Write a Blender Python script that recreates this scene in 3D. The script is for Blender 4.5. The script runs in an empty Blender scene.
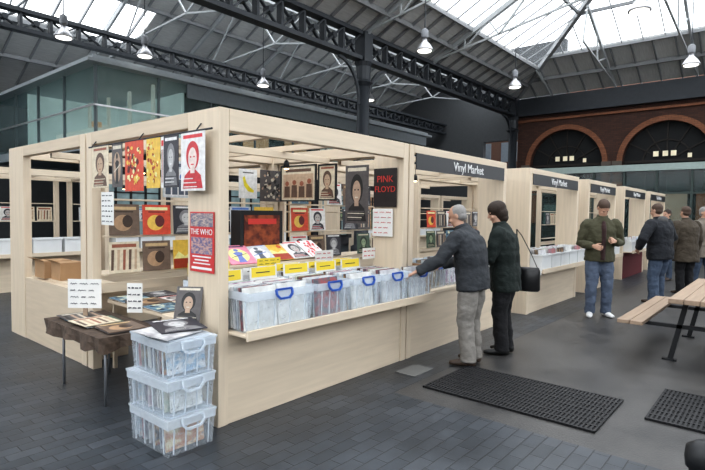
import bpy, math, random
from mathutils import Vector, Matrix
random.seed(7)
V=Vector
COL=bpy.context.scene.collection
# ------------------------------------------------------------------ materials
def newmat(name):
    m=bpy.data.materials.new(name); m.use_nodes=True
    nt=m.node_tree; b=nt.nodes['Principled BSDF']
    return m,nt,b
def M(name,col,rough=.6,metal=0.,var=.15,scale=8,bump=0.,stretch=(1,1,1),emit=0,spec=None):
    m,nt,b=newmat(name)
    tc=nt.nodes.new('ShaderNodeTexCoord'); mp=nt.nodes.new('ShaderNodeMapping')
    mp.inputs['Scale'].default_value=stretch
    nz=nt.nodes.new('ShaderNodeTexNoise'); nz.inputs['Scale'].default_value=scale; nz.inputs['Detail'].default_value=4
    mx=nt.nodes.new('ShaderNodeMix'); mx.data_type='RGBA'
    mx.inputs[6].default_value=(*[c*(1-var) for c in col],1)
    mx.inputs[7].default_value=(*[min(1,c*(1+var)) for c in col],1)
    L=nt.links.new
    L(tc.outputs['Object'],mp.inputs[0]); L(mp.outputs[0],nz.inputs['Vector']); L(nz.outputs['Fac'],mx.inputs[0])
    L(mx.outputs[2],b.inputs['Base Color'])
    b.inputs['Roughness'].default_value=rough; b.inputs['Metallic'].default_value=metal
    if spec is not None: b.inputs['Specular IOR Level'].default_value=spec
    if bump:
        bp=nt.nodes.new('ShaderNodeBump'); bp.inputs['Strength'].default_value=bump; bp.inputs['Distance'].default_value=.02
        L(nz.outputs['Fac'],bp.inputs['Height']); L(bp.outputs[0],b.inputs['Normal'])
    if emit:
        L(mx.outputs[2],b.inputs['Emission Color']); b.inputs['Emission Strength'].default_value=emit
    return m
WC=(.68,.575,.445)
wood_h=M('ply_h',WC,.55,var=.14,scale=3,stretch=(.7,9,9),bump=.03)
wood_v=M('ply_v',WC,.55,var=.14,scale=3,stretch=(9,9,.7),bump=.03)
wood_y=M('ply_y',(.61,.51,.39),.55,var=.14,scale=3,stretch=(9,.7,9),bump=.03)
wood_tab=M('table_wood',(.34,.25,.18),.6,var=.25,scale=3,stretch=(.6,9,9),bump=.05)
black=M('black_paint',(.012,.013,.015),.5)
sign_m=M('sign_black',(.02,.022,.026),.45,var=.05)
white=M('white_paint',(.8,.8,.8),.5,var=.03)
paper=M('paper',(.78,.78,.76),.7,var=.04)
inkm=M('ink',(.03,.03,.05),.7)
redink=M('red_ink',(.55,.03,.03),.7)
iron=M('iron',(.035,.04,.047),.5,.2)
steel=M('pale_steel',(.42,.44,.45),.5,0)
board=M('roof_board',(.52,.52,.51),.8,var=.25,scale=3,stretch=(1,8,1))
blue=M('blue_plastic',(.02,.09,.42),.35)
alum=M('aluminium',(.6,.6,.62),.35,.6)
yellow=M('yellow_card',(.88,.68,.06),.6,var=.05)
redp=M('red_print',(.6,.05,.04),.6,var=.1)
cardb=M('cardboard',(.42,.26,.14),.8)
clothm=M('cloth_brown',(.085,.06,.045),.9,var=.8,scale=22,bump=.2)
maroon=M('maroon_cloth',(.12,.02,.025),.8,var=.2)
def mixtrans(name,tint,lo,hi,rough,trc=(1,1,1),sc=.6):
    m,nt,b=newmat(name)
    b.inputs['Base Color'].default_value=(*tint,1); b.inputs['Roughness'].default_value=rough
    tr=nt.nodes.new('ShaderNodeBsdfTransparent'); tr.inputs[0].default_value=(*trc,1); mx=nt.nodes.new('ShaderNodeMixShader')
    nz=nt.nodes.new('ShaderNodeTexNoise'); nz.inputs['Scale'].default_value=sc
    mr=nt.nodes.new('ShaderNodeMapRange'); mr.inputs[3].default_value=lo; mr.inputs[4].default_value=hi
    nt.links.new(nz.outputs['Fac'],mr.inputs[0]); nt.links.new(mr.outputs[0],mx.inputs[0])
    nt.links.new(tr.outputs[0],mx.inputs[1]); nt.links.new(b.outputs[0],mx.inputs[2])
    nt.links.new(mx.outputs[0],nt.nodes['Material Output'].inputs[0]); return m
clear=mixtrans('clear_plastic',(.74,.80,.86),.16,.38,.18,(.95,.975,.99),9)
clear_rim=mixtrans('clear_rim',(.76,.82,.88),.45,.6,.18,(.95,.97,.99),9)
skyglass=mixtrans('roof_glass',(.6,.65,.7),.05,.12,.2)
boxglass=mixtrans('office_glass',(.28,.36,.37),.08,.2,.05,(.88,.96,.955))
_art={}
def art(cols,scale=4,seed=0,kind='noise'):
    key=(tuple(cols),scale,seed,kind)
    if key in _art: return _art[key]
    m,nt,b=newmat('print')
    tc=nt.nodes.new('ShaderNodeTexCoord'); mp=nt.nodes.new('ShaderNodeMapping')
    mp.inputs['Location'].default_value=(seed*3.1,seed*1.7,seed*2.3)
    nt.links.new(tc.outputs['Generated'],mp.inputs[0])
    if kind=='voro':
        t=nt.nodes.new('ShaderNodeTexVoronoi'); t.inputs['Scale'].default_value=scale; out=t.outputs['Distance']
    else:
        t=nt.nodes.new('ShaderNodeTexNoise'); t.inputs['Scale'].default_value=scale; t.inputs['Detail'].default_value=3; out=t.outputs['Fac']
    nt.links.new(mp.outputs[0],t.inputs['Vector'])
    r=nt.nodes.new('ShaderNodeValToRGB'); r.color_ramp.interpolation='LINEAR'
    e=r.color_ramp.elements
    n=len(cols)
    for i,c in enumerate(cols):
        p=0 if i==0 else (.40+.2*(i-1)/max(1,n-2) if kind=='noise' else i/n)
        el=e[i] if i<2 else e.new(p)
        el.position=p; el.color=(*c,1)
    nt.links.new(out,r.inputs[0]); nt.links.new(r.outputs[0],b.inputs['Base Color'])
    b.inputs['Roughness'].default_value=.4
    _art[key]=m; return m
PAL=[((.02,.02,.03),(.3,.3,.32),(.6,.6,.6)),((.4,.08,.06),(.5,.3,.12),(.05,.03,.03)),((.08,.12,.28),(.3,.45,.6),(.7,.7,.7)),
((.7,.65,.5),(.3,.2,.1),(.1,.1,.1)),((.65,.5,.2),(.45,.2,.1),(.7,.6,.4)),((.15,.22,.18),(.35,.45,.35),(.6,.6,.5)),((.8,.8,.78),(.25,.25,.3),(.5,.2,.2)),
((.25,.12,.2),(.5,.35,.45),(.8,.75,.75)),((.03,.03,.03),(.10,.10,.12),(.35,.08,.08)),((.2,.3,.35),(.55,.6,.62),(.1,.1,.15))]
ARTS=[art(p,3+i%3,i,('noise','voro')[i%2]) for i,p in enumerate(PAL)]
# ------------------------------------------------------------------ mesh builder
class MB:
    def __init__(s): s.v=[];s.f=[];s.m=[]
    def add(s,vs,fs,mi=0):
        o=len(s.v); s.v+= [tuple(x) for x in vs]
        for f in fs: s.f.append(tuple(o+i for i in f)); s.m.append(mi)
    def box(s,x0,x1,y0,y1,z0,z1,mi=0):
        vs=[(x,y,z) for z in(z0,z1) for y in(y0,y1) for x in(x0,x1)]
        s.add(vs,[(0,2,3,1),(4,5,7,6),(0,1,5,4),(2,6,7,3),(0,4,6,2),(1,3,7,5)],mi); return s
    def bar(s,a,b,w,h=None,mi=0,up=(0,0,1)):
        a=V(a);b=V(b);h=h or w;t=(b-a).normalized();u=V(up)
        sd=t.cross(u)
        if sd.length<1e-3: sd=t.cross(V((0,1,0)))
        sd.normalize();u=sd.cross(t)
        vs=[p+sd*i*w/2+u*j*h/2 for p in(a,b) for j in(-1,1) for i in(-1,1)]
        s.add(vs,[(0,1,3,2),(4,6,7,5),(0,4,5,1),(2,3,7,6),(0,2,6,4),(1,5,7,3)],mi); return s
    def cyl(s,a,b,r0,r1=None,n=12,mi=0):
        r1=r0 if r1 is None else r1
        s.loft([(a,r0,r0),(b,r1,r1)],n,mi=mi); return s
    def flat(s,pts,y,mi=0):
        s.add([(x,y,z) for x,z in pts],[tuple(range(len(pts)))],mi); return s
    def rect(s,x0,x1,z0,z1,y,mi=0): return s.flat([(x0,z0),(x1,z0),(x1,z1),(x0,z1)],y,mi)
    def disc(s,cx,cz,rx,rz,y,mi=0,n=20): return s.flat([(cx+rx*math.cos(2*math.pi*i/n),cz+rz*math.sin(2*math.pi*i/n)) for i in range(n)],y,mi)
    def loft(s,rings,n=14,side=(1,0,0),mi=0,cap=True):
        P=[V(r[0]) for r in rings]; k=len(P); vs=[]
        for i,r in enumerate(rings):
            t=(P[min(i+1,k-1)]-P[max(i-1,0)])
            t=t.normalized() if t.length>1e-6 else V((0,0,1))
            sd=V(r[3]) if len(r)>3 else V(side)
            sd=sd-t*sd.dot(t)
            if sd.length<1e-2: sd=V((0,1,0))-t*t.y
            if sd.length<1e-2: sd=V((0,0,1))-t*t.z
            sd.normalize(); o=t.cross(sd)
            for j in range(n):
                a=2*math.pi*j/n
                vs.append(P[i]+sd*math.cos(a)*r[1]+o*math.sin(a)*r[2])
        fs=[]
        for i in range(k-1):
            for j in range(n):
                j2=(j+1)%n
                fs.append((i*n+j,i*n+j2,(i+1)*n+j2,(i+1)*n+j))
        if cap:
            fs.append(tuple(range(n-1,-1,-1))); fs.append(tuple((k-1)*n+j for j in range(n)))
        s.add(vs,fs,mi); return s
    def limb(s,pts,n=12,mi=0,side=(1,0,0)):
        P=[(V(p),r) for p,r in pts]
        t0=(P[1][0]-P[0][0]).normalized(); t1=(P[-1][0]-P[-2][0]).normalized()
        R=[]
        for q,c in((.95,.3),(.7,.7)): R.append((P[0][0]-t0*P[0][1]*q,P[0][1]*c,P[0][1]*c))
        for p,r in P: R.append((p,r,r))
        for q,c in((.7,.7),(.95,.3)): R.append((P[-1][0]+t1*P[-1][1]*q,P[-1][1]*c,P[-1][1]*c))
        return s.loft(R,n,side=side,mi=mi)
    def ell(s,c,rx,ry,rz,R=None,mi=0,nu=16,nv=10):
        c=V(c);vs=[];fs=[]
        vs.append(V((0,0,-rz)))
        for i in range(1,nv):
            ph=-math.pi/2+math.pi*i/nv
            for j in range(nu):
                a=2*math.pi*j/nu
                vs.append(V((rx*math.cos(ph)*math.cos(a),ry*math.cos(ph)*math.sin(a),rz*math.sin(ph))))
        vs.append(V((0,0,rz)))
        for j in range(nu): fs.append((0,1+(j+1)%nu,1+j))
        for i in range(nv-2):
            for j in range(nu):
                a=1+i*nu;fs.append((a+j,a+(j+1)%nu,a+nu+(j+1)%nu,a+nu+j))
        a=1+(nv-2)*nu
        for j in range(nu): fs.append((a+j,a+(j+1)%nu,len(vs)-1))
        if R is not None: vs=[R@v for v in vs]
        s.add([v+c for v in vs],fs,mi); return s
    def mesh(s,name,mats,smooth=False):
        me=bpy.data.meshes.new(name); me.from_pydata(s.v,[],s.f)
        for m in mats: me.materials.append(m)
        me.polygons.foreach_set('material_index',s.m)
        if smooth: me.polygons.foreach_set('use_smooth',[True]*len(s.f))
        me.update(); return me
def put(name,me,parent=None,loc=(0,0,0),rot=(0,0,0),label=None,cat=None,group=None,kind=None,bevel=0):
    o=bpy.data.objects.new(name,me); COL.objects.link(o)
    o.location=loc; o.rotation_euler=rot
    if parent: o.parent=parent
    if label: o['label']=label
    if cat: o['category']=cat
    if group: o['group']=group
    if kind: o['kind']=kind
    if bevel:
        b=o.modifiers.new('bevel','BEVEL'); b.width=bevel; b.segments=2; b.limit_method='ANGLE'
    return o
def top(name,label,cat,loc=(0,0,0),rot=(0,0,0),group=None):
    return put(name,None,None,loc,rot,label,cat,group)
def text_mesh(txt,size,mat,depth=.003,align='CENTER'):
    c=bpy.data.curves.new('t','FONT'); c.body=txt; c.size=size; c.extrude=depth; c.align_x=align; c.align_y='CENTER'
    o=bpy.data.objects.new('t',c); COL.objects.link(o)
    dg=bpy.context.evaluated_depsgraph_get(); me=bpy.data.meshes.new_from_object(o.evaluated_get(dg))
    bpy.data.objects.remove(o); me.materials.clear(); me.materials.append(mat); me.name='lettering'; return me
TXR=(math.pi/2,0,0)
_pm={}
def PM(c):
    if c not in _pm: _pm[c]=M('print_ink',c,.45,var=.4,scale=22)
    return _pm[c]
def design(mb,w,h,z0,y,style,seed):
    rd=random.Random(seed); e=.0006
    if style=='portrait':
        mb.flat([(-w*.42,z0+h*.04),(w*.42,z0+h*.04),(w*.34,z0+h*.26),(w*.12,z0+h*.36),(-w*.12,z0+h*.36),(-w*.34,z0+h*.26)],y-e,1)
        mb.disc(0,z0+h*.60,w*.27,h*.25,y-2*e,1); mb.rect(-w*.09,w*.09,z0+h*.3,z0+h*.45,y-2.5*e,2)
        mb.disc(0,z0+h*.55,w*.18,h*.19,y-3*e,2); mb.disc(-w*.07,z0+h*.58,w*.035,h*.015,y-4*e,1,8); mb.disc(w*.07,z0+h*.58,w*.035,h*.015,y-4*e,1,8); mb.rect(-w*.06,w*.06,z0+h*.44,z0+h*.46,y-4*e,3)
        for i in range(5): mb.rect(-w*.38,-w*.38+w*rd.uniform(.4,.76),z0+h*(.06+.035*i),z0+h*(.078+.035*i),y-4*e,3 if i%2 else 0)
        mb.rect(-w*.4,w*.4,z0+h*.90,z0+h*.96,y-e,3)
    elif style=='group':
        mb.rect(-w*.45,w*.45,z0+h*.05,z0+h*.78,y-e,2)
        for i in range(4):
            x=-w*.33+w*.22*i; hh=h*rd.uniform(.38,.5)
            mb.flat([(x-w*.09,z0+h*.08),(x+w*.09,z0+h*.08),(x+w*.08,z0+hh),(x-w*.08,z0+hh)],y-2*e,1); mb.disc(x,z0+hh+h*.08,w*.06,h*.075,y-3*e,3,12)
        mb.rect(-w*.38,w*.38,z0+h*.84,z0+h*.93,y-e,1)
    elif style=='title':
        mb.disc(-w*.05,z0+h*.40,w*.30,w*.26*min(1,h/w),y-e,2); mb.disc(w*.1,z0+h*.45,w*.17,w*.2*min(1,h/w),y-2*e,1)
        mb.rect(-w*.4,w*.4,z0+h*.82,z0+h*.92,y-e,3); mb.rect(-w*.3,w*.3,z0+h*.74,z0+h*.78,y-e,1)
    elif style=='land':
        mb.rect(-w*.49,w*.49,z0+h*.01,z0+h*.35,y-e,1); mb.flat([(-w*.49,z0+h*.35),(w*.49,z0+h*.35),(w*.2,z0+h*.55),(-w*.05,z0+h*.42),(-w*.3,z0+h*.6)],y-e,2)
        mb.disc(w*.2,z0+h*.75,w*.1,w*.1,y-e,3)
    elif style=='figure':
        mb.disc(0,z0+h*.45,w*.36,h*.36,y-e,2)
        mb.flat([(-w*.16,z0+h*.08),(w*.14,z0+h*.08),(w*.1,z0+h*.4),(w*.2,z0+h*.58),(0,z0+h*.64),(-w*.18,z0+h*.56),(-w*.08,z0+h*.4)],y-2*e,1)
        mb.disc(0,z0+h*.72,w*.09,h*.07,y-2*e,1,12); mb.bar((-w*.3,y-2.5*e,z0+h*.35),(w*.32,y-2.5*e,z0+h*.52),.001,h*.025,3)
        mb.rect(-w*.4,w*.4,z0+h*.88,z0+h*.96,y-e,3)
    elif style=='shape':
        mb.flat([(-w*.3,z0+h*.70),(-w*.22,z0+h*.42),(0,z0+h*.24),(w*.3,z0+h*.2),(w*.33,z0+h*.28),(w*.1,z0+h*.38),(-w*.08,z0+h*.52),(-w*.2,z0+h*.76)],y-e,2)
        mb.rect(-w*.3,w*.3,z0+h*.86,z0+h*.90,y-e,3)
    elif style=='busy':
        for i in range(44):
            cx=rd.uniform(-.40,.40)*w; cz=z0+h*rd.uniform(.08,.92); r_=w*rd.uniform(.03,.085)
            if i%2: mb.disc(cx,cz,r_,r_*rd.uniform(.6,1.3),y-e*(1+i*.12),1+i%3,10)
            else: mb.flat([(cx-r_,cz-r_*.6),(cx+r_*rd.uniform(.3,1),cz-r_),(cx+r_*.8,cz+r_),(cx-r_*rd.uniform(.2,1),cz+r_*.7)],y-e*(1+i*.12),1+i%3)
    elif style=='stripe':
        for i in range(5):
            x=-w*.45+w*.19*i; mb.flat([(x,z0+h*.1),(x+w*.08,z0+h*.1),(x+w*.12,z0+h*.75),(x+w*.03,z0+h*.75)],y-e,1+i%3)
        mb.rect(-w*.4,w*.4,z0+h*.82,z0+h*.93,y-e,3)
PC=[((.80,.78,.74),(.04,.04,.05),(.45,.42,.4),(.6,.05,.05)),((.10,.09,.09),(.02,.02,.02),(.42,.30,.22),(.6,.55,.45)),((.75,.48,.08),(.35,.05,.02),(.85,.72,.3),(.55,.1,.03)),
((.62,.08,.04),(.12,.02,.02),(.85,.5,.1),(.9,.8,.4)),((.04,.04,.05),(.22,.22,.23),(.5,.5,.5),(.75,.75,.75)),((.66,.58,.44),(.12,.07,.05),(.5,.36,.25),(.3,.1,.06)),
((.12,.22,.30),(.03,.05,.08),(.4,.5,.5),(.75,.7,.5)),((.16,.11,.08),(.05,.03,.02),(.42,.27,.16),(.55,.4,.22)),((.06,.10,.07),(.02,.03,.02),(.25,.32,.2),(.6,.55,.4)),((.55,.58,.6),(.1,.12,.16),(.75,.75,.74),(.1,.2,.5)),
((.78,.75,.73),(.55,.04,.05),(.80,.62,.58),(.65,.05,.06)),((.02,.02,.025),(.25,.02,.02),(.10,.09,.09),(.5,.05,.04)),((.78,.78,.75),(.8,.62,.04),(.8,.62,.04),(.1,.1,.1)),
((.70,.25,.35),(.15,.2,.5),(.85,.75,.3),(.1,.05,.1))]
STY=['portrait','group','title','land','busy','stripe','figure']
def sheet_mesh(w,h,th,z0,pc,sty,seed=0,name='sheet'):
    m=MB().box(-w/2,w/2,-th/2,th/2,z0,z0+h); design(m,w,h,z0,-th/2,sty,seed)
    c=PC[pc%len(PC)]
    return m.mesh(name,[PM(c[0]),PM(c[1]),PM(c[2]),PM(c[3])])
# ------------------------------------------------------------------ camera
a=math.radians(40.1); f=516.
F0=V((math.cos(a),math.sin(a),0)); R0=V((math.sin(a),-math.cos(a),0)); U0=V((0,0,1))
p=math.radians(2.55); ro=math.radians(.82)
F=F0*math.cos(p)-U0*math.sin(p); U1=U0*math.cos(p)+F0*math.sin(p)
R=R0*math.cos(ro)+U1*math.sin(ro); U=U1*math.cos(ro)-R0*math.sin(ro)
cam=bpy.data.cameras.new('camera'); co=bpy.data.objects.new('camera',cam); COL.objects.link(co)
mw=Matrix((R,U,-F)).transposed().to_4x4(); mw.translation=V((0,0,1.6)); co.matrix_world=mw
cam.sensor_width=36; cam.lens=f/705*36; cam.clip_end=200
bpy.context.scene.camera=co
# ------------------------------------------------------------------ world
w=bpy.data.worlds.new('world'); bpy.context.scene.world=w; w.use_nodes=True
bg=w.node_tree.nodes['Background']; bg.inputs[0].default_value=(.92,.96,1,1); bg.inputs[1].default_value=3.0
bpy.context.scene.view_settings.view_transform='Standard'
for lk in('Medium High Contrast','Standard - Medium High Contrast'):
    try: bpy.context.scene.view_settings.look=lk; print('LOOK',lk); break
    except Exception as ex: pass
# ------------------------------------------------------------------ floor
def floor_mat():
    m,nt,b=newmat('market_floor'); L=nt.links.new; N=nt.nodes.new
    tc=N('ShaderNodeTexCoord'); br=N('ShaderNodeTexBrick'); L(tc.outputs['Object'],br.inputs['Vector'])
    br.inputs['Scale'].default_value=1; br.inputs['Brick Width'].default_value=.21; br.inputs['Row Height'].default_value=.105
    br.inputs['Mortar Size'].default_value=.005; br.inputs['Mortar Smooth'].default_value=.5
    br.inputs['Color1'].default_value=(.030,.036,.043,1); br.inputs['Color2'].default_value=(.050,.057,.067,1); br.inputs['Mortar'].default_value=(.017,.019,.022,1)
    nz=N('ShaderNodeTexNoise'); nz.inputs['Scale'].default_value=.9; nz.inputs['Detail'].default_value=9; nz.inputs['Roughness'].default_value=.7; L(tc.outputs['Object'],nz.inputs['Vector'])
    nf=N('ShaderNodeTexNoise'); nf.inputs['Scale'].default_value=60; L(tc.outputs['Object'],nf.inputs['Vector'])
    st=N('ShaderNodeMapRange'); st.inputs[1].default_value=.38; st.inputs[2].default_value=.62; L(nz.outputs['Fac'],st.inputs[0])
    cr=N('ShaderNodeMix'); cr.data_type='RGBA'; cr.inputs[6].default_value=(.034,.034,.035,1); cr.inputs[7].default_value=(.085,.082,.079,1)
    L(st.outputs[0],cr.inputs[0])
    sp=N('ShaderNodeSeparateXYZ'); L(tc.outputs['Object'],sp.inputs[0])
    g1=N('ShaderNodeMath'); g1.operation='GREATER_THAN'; g1.inputs[1].default_value=3.72; L(sp.outputs[0],g1.inputs[0])
    g2=N('ShaderNodeMath'); g2.operation='LESS_THAN'; g2.inputs[1].default_value=2.62; L(sp.outputs[1],g2.inputs[0])
    mu=N('ShaderNodeMath'); mu.operation='MULTIPLY'; L(g1.outputs[0],mu.inputs[0]); L(g2.outputs[0],mu.inputs[1])
    bs=N('ShaderNodeMix'); bs.data_type='RGBA'; bs.blend_type='MULTIPLY'; bs.inputs[0].default_value=.8
    gr=N('ShaderNodeMapRange'); gr.inputs[1].default_value=.32; gr.inputs[2].default_value=.68; gr.inputs[3].default_value=.45; gr.inputs[4].default_value=1.7; gr.clamp=True; L(nz.outputs['Fac'],gr.inputs[0])
    cc=N('ShaderNodeCombineColor'); [L(gr.outputs[0],cc.inputs[i]) for i in range(3)]
    L(br.outputs['Color'],bs.inputs[6]); L(cc.outputs[0],bs.inputs[7])
    mx=N('ShaderNodeMix'); mx.data_type='RGBA'; L(mu.outputs[0],mx.inputs[0]); L(bs.outputs[2],mx.inputs[6]); L(cr.outputs[2],mx.inputs[7])
    L(mx.outputs[2],b.inputs['Base Color'])
    mr=N('ShaderNodeMapRange'); mr.inputs[3].default_value=.25; mr.inputs[4].default_value=.55; L(nz.outputs['Fac'],mr.inputs[0]); L(mr.outputs[0],b.inputs['Roughness'])
    bp=N('ShaderNodeBump'); bp.inputs['Strength'].default_value=.4; bp.inputs['Distance'].default_value=.006
    iv=N('ShaderNodeMath'); iv.operation='MULTIPLY_ADD'; iv.inputs[1].default_value=-1; iv.inputs[2].default_value=1; L(br.outputs['Fac'],iv.inputs[0])
    m2=N('ShaderNodeMix'); m2.data_type='FLOAT'; L(mu.outputs[0],m2.inputs[0]); L(iv.outputs[0],m2.inputs[2]); L(nf.outputs['Fac'],m2.inputs[3])
    L(m2.outputs[0],bp.inputs['Height']); L(bp.outputs[0],b.inputs['Normal']); return m
mb=MB(); mb.box(-12,40,-12,30,-.2,0); put('floor',mb.mesh('floor',[floor_mat()]),kind='structure')
# ------------------------------------------------------------------ walls
def brick_mat(name,c1,c2,mo):
    m,nt,b=newmat(name); L=nt.links.new
    tc=nt.nodes.new('ShaderNodeTexCoord'); sp=nt.nodes.new('ShaderNodeSeparateXYZ'); cb=nt.nodes.new('ShaderNodeCombineXYZ')
    ad=nt.nodes.new('ShaderNodeMath'); L(tc.outputs['Object'],sp.inputs[0]); L(sp.outputs[0],ad.inputs[0]); L(sp.outputs[1],ad.inputs[1])
    L(ad.outputs[0],cb.inputs[0]); L(sp.outputs[2],cb.inputs[1])
    br=nt.nodes.new('ShaderNodeTexBrick'); br.inputs['Scale'].default_value=1; br.inputs['Brick Width'].default_value=.23; br.inputs['Row Height'].default_value=.08; br.inputs['Mortar Size'].default_value=.006
    br.inputs['Color1'].default_value=(*c1,1); br.inputs['Color2'].default_value=(*c2,1); br.inputs['Mortar'].default_value=(*mo,1)
    L(cb.outputs[0],br.inputs['Vector']); L(br.outputs['Color'],b.inputs['Base Color']); b.inputs['Roughness'].default_value=.85; return m
brick=brick_mat('red_brick',(.055,.025,.018),(.080,.034,.023),(.03,.024,.02))
brick2=brick_mat('orange_brick',(.20,.080,.042),(.26,.105,.055),(.1,.06,.04))
dark=M('dark_void',(.008,.009,.010),.8)
XW=25.0; TOPZ=7.2; SPR=3.95; RA=1.65
centres=[8.1,4.0,-.1]
mb=MB(); edges=[10.4]
for c in centres: edges+= [c+RA,c-RA]
edges.append(-4.5)
for i in range(0,len(edges),2): mb.box(XW,XW+.5,edges[i+1],edges[i],0,TOPZ)
n=20
for c in centres:
    for i in range(n):
        a0=math.pi*i/n;a1=math.pi*(i+1)/n
        y0=c+RA*math.cos(a0);y1=c+RA*math.cos(a1);z0=SPR+RA*math.sin(a0);z1=SPR+RA*math.sin(a1)
        vs=[(x,y,z) for x in(XW,XW+.5) for y,z in((y0,z0),(y0,TOPZ),(y1,TOPZ),(y1,z1))]
        mb.add(vs,[(0,1,2,3),(7,6,5,4),(0,3,7,4),(1,5,6,2)])
put('wall_right',mb.mesh('wall_right',[brick]),kind='structure')
sidew=M('unseen_side_wall',(.10,.09,.085),.85)  # unseen walls added to block low side light, left open above
mb=MB(); mb.box(-12,25.5,-11.4,-11,0,4.6); put('wall_front_unseen',mb.mesh('wf',[sidew]),kind='structure')
mb=MB(); mb.box(-12,-11.6,-11,27,0,4.6); put('wall_left_unseen',mb.mesh('wl',[sidew]),kind='structure')
litw=M('lit_window',(.75,.68,.5),.4,emit=.3,var=.3,scale=2)
stone=M('stone',(.12,.10,.085),.8)
fbr=M('frame_brown',(.022,.017,.014),.7)
k=1
for c in centres:
    mb=MB()
    for i in range(n):
        a0=math.pi*i/n;a1=math.pi*(i+1)/n
        vs=[]
        for x in(XW-.08,XW+.02):
            for r_,a_ in((RA,a0),(RA+.22,a0),(RA+.22,a1),(RA,a1)): vs.append((x,c+r_*math.cos(a_),SPR+r_*math.sin(a_)))
        mb.add(vs,[(0,1,2,3),(7,6,5,4),(1,5,6,2),(0,3,7,4)])
    mb.box(XW-.1,XW+.02,c+RA,c+RA+.34,0,SPR); mb.box(XW-.1,XW+.02,c-RA-.34,c-RA,0,SPR)
    mb.box(XW-.16,XW-.1,c+RA-.02,c+RA+.38,SPR-.12,SPR+.06,1); mb.box(XW-.16,XW-.1,c-RA-.38,c-RA+.02,SPR-.12,SPR+.06,1)
    put(f'trim_{k}',mb.mesh('arch_trim',[brick2,stone]),kind='structure')
    g=MB(); x=XW+.3
    g.box(x,x+.02,c-RA,c+RA,0,SPR+RA,1)
    for yy in(-1,-.5,0,.5,1): g.box(x-.08,x,c+yy*RA*.98-.03,c+yy*RA*.98+.03,0,SPR,0)
    for zz in(2.6,3.4,SPR): g.box(x-.1,x,c-RA,c+RA,zz-.05,zz+.05,0)
    for ang in range(30,180,30):
        q=math.radians(ang); g.bar((x-.04,c+.4*math.cos(q),SPR+.4*math.sin(q)),(x-.04,c+RA*math.cos(q),SPR+RA*math.sin(q)),.05)
    for i in range(12):
        q0=math.pi*i/12;q1=math.pi*(i+1)/12
        g.bar((x-.04,c+.9*math.cos(q0),SPR+.9*math.sin(q0)),(x-.04,c+.9*math.cos(q1),SPR+.9*math.sin(q1)),.05)
    for yy in(-.35,-.05,.3): g.box(x-.11,x-.102,c+yy,c+yy+.2,SPR+.2,SPR+.42,2)
    g.box(x-.11,x-.102,c-.9,c-.75,SPR+.1,SPR+.28,2)
    put(f'window_{k}',g.mesh('arch_window',[fbr,dark,litw]),kind='structure')
    k+=1
mb=MB(); mb.box(XW-.3,XW,-4.5,10.4,6.42,TOPZ,1); mb.box(XW-.12,XW,-4.5,10.4,6.1,6.2,0); mb.box(XW-.36,XW,-4.5,10.4,6.36,6.44,1)
put('trim_4',mb.mesh('cornice',[brick2,iron]),kind='structure')
pg=M('pale_beam',(.33,.40,.38),.5)
r=top('glazed_shopfront','pale framed glazed shop frontage with flat beam below the arches','shopfront',(23.9,3,0))
put('beam',MB().box(-.1,.2,-7.4,7.2,3.45,3.72).mesh('b',[pg]),r)
m=MB()
for i in range(13): y=-7.3+i*1.2; m.box(-.04,.04,y-.04,y+.04,0,3.45)
m.box(-.03,.03,-7.3,7.1,2.5,2.58); put('mullion_grid',m.mesh('mg',[M('dk_green',(.04,.06,.055),.5)]),r)
put('glass_pane',MB().box(.05,.06,-7.3,7.1,0,3.45).mesh('gp',[mixtrans('shop_glass',(.05,.08,.08),.3,.6,.1)]),r)
m=MB()
rd=random.Random(3)
for i in range(12):
    y=-7.2+i*1.2; m.box(.5,.52,y+.1,y+1.0,rd.uniform(.6,1.4),rd.uniform(2.0,3.2),i%3)
put('interior_display',m.mesh('id',[litw,M('id_teal',(.2,.35,.33),.5,emit=.25),M('id_warm',(.4,.2,.1),.5,emit=.3)]),r)
wb=M('dark_wall',(.08,.085,.09),.8)
mb=MB(); mb.box(-8,40,27,27.4,0,8); put('wall_back',mb.mesh('wall_back',[wb]),kind='structure')
mb=MB(); mb.box(31.6,32,10.4,27,6.3,12); mb.box(31.6,32,15.5,27,0,6.3); put('wall_gable',mb.mesh('wall_gable',[wb]),kind='structure')
shopm=M('shop_wall',(.05,.05,.055),.6)
mb=MB(); mb.box(6.7,24.5,16.4,16.6,0,3.28)
put('wall_shopfront',mb.mesh('wall_shopfront',[shopm]),kind='structure')
glowm=[M('shopglow',(.28,.17,.09),.3,emit=.6,var=.9,scale=3),M('shopcool',(.14,.20,.21),.3,emit=.5,var=.9,scale=3)]
for i in range(7):
    x=7.2+i*2.45; g=MB(); g.box(x,x+2.0,16.36,16.38,.5,2.7,1 if i%2 else 2)
    for q in range(5): g.box(x+q*.5-.03,x+q*.5+.03,16.3,16.38,.4,2.8,0)
    g.box(x,x+2,16.3,16.38,2.7,2.8,0); g.box(x,x+2,16.3,16.38,.4,.5,0); g.box(x,x+2,16.3,16.38,2.1,2.15,0)
    put(f'window_{10+i}',g.mesh('shop_window',[black]+glowm),kind='structure')
fac=M('facade',(.20,.11,.08),.8,var=.15)
mb=MB(); mb.box(36,36.5,4,24,0,12)
for j in range(4):
    for i in range(9):
        y=5+i*2.0; mb.box(35.95,36,y,y+1.2,1+j*2.2,2.4+j*2.2,1)
    mb.box(35.9,36,4,24,2.8+j*2.2,2.9+j*2.2,2)
put('outdoor_building',mb.mesh('facade',[fac,M('pale_window',(.30,.34,.38),.3),stone]),label='red brick office building beyond the open end of the hall',cat='building')
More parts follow.
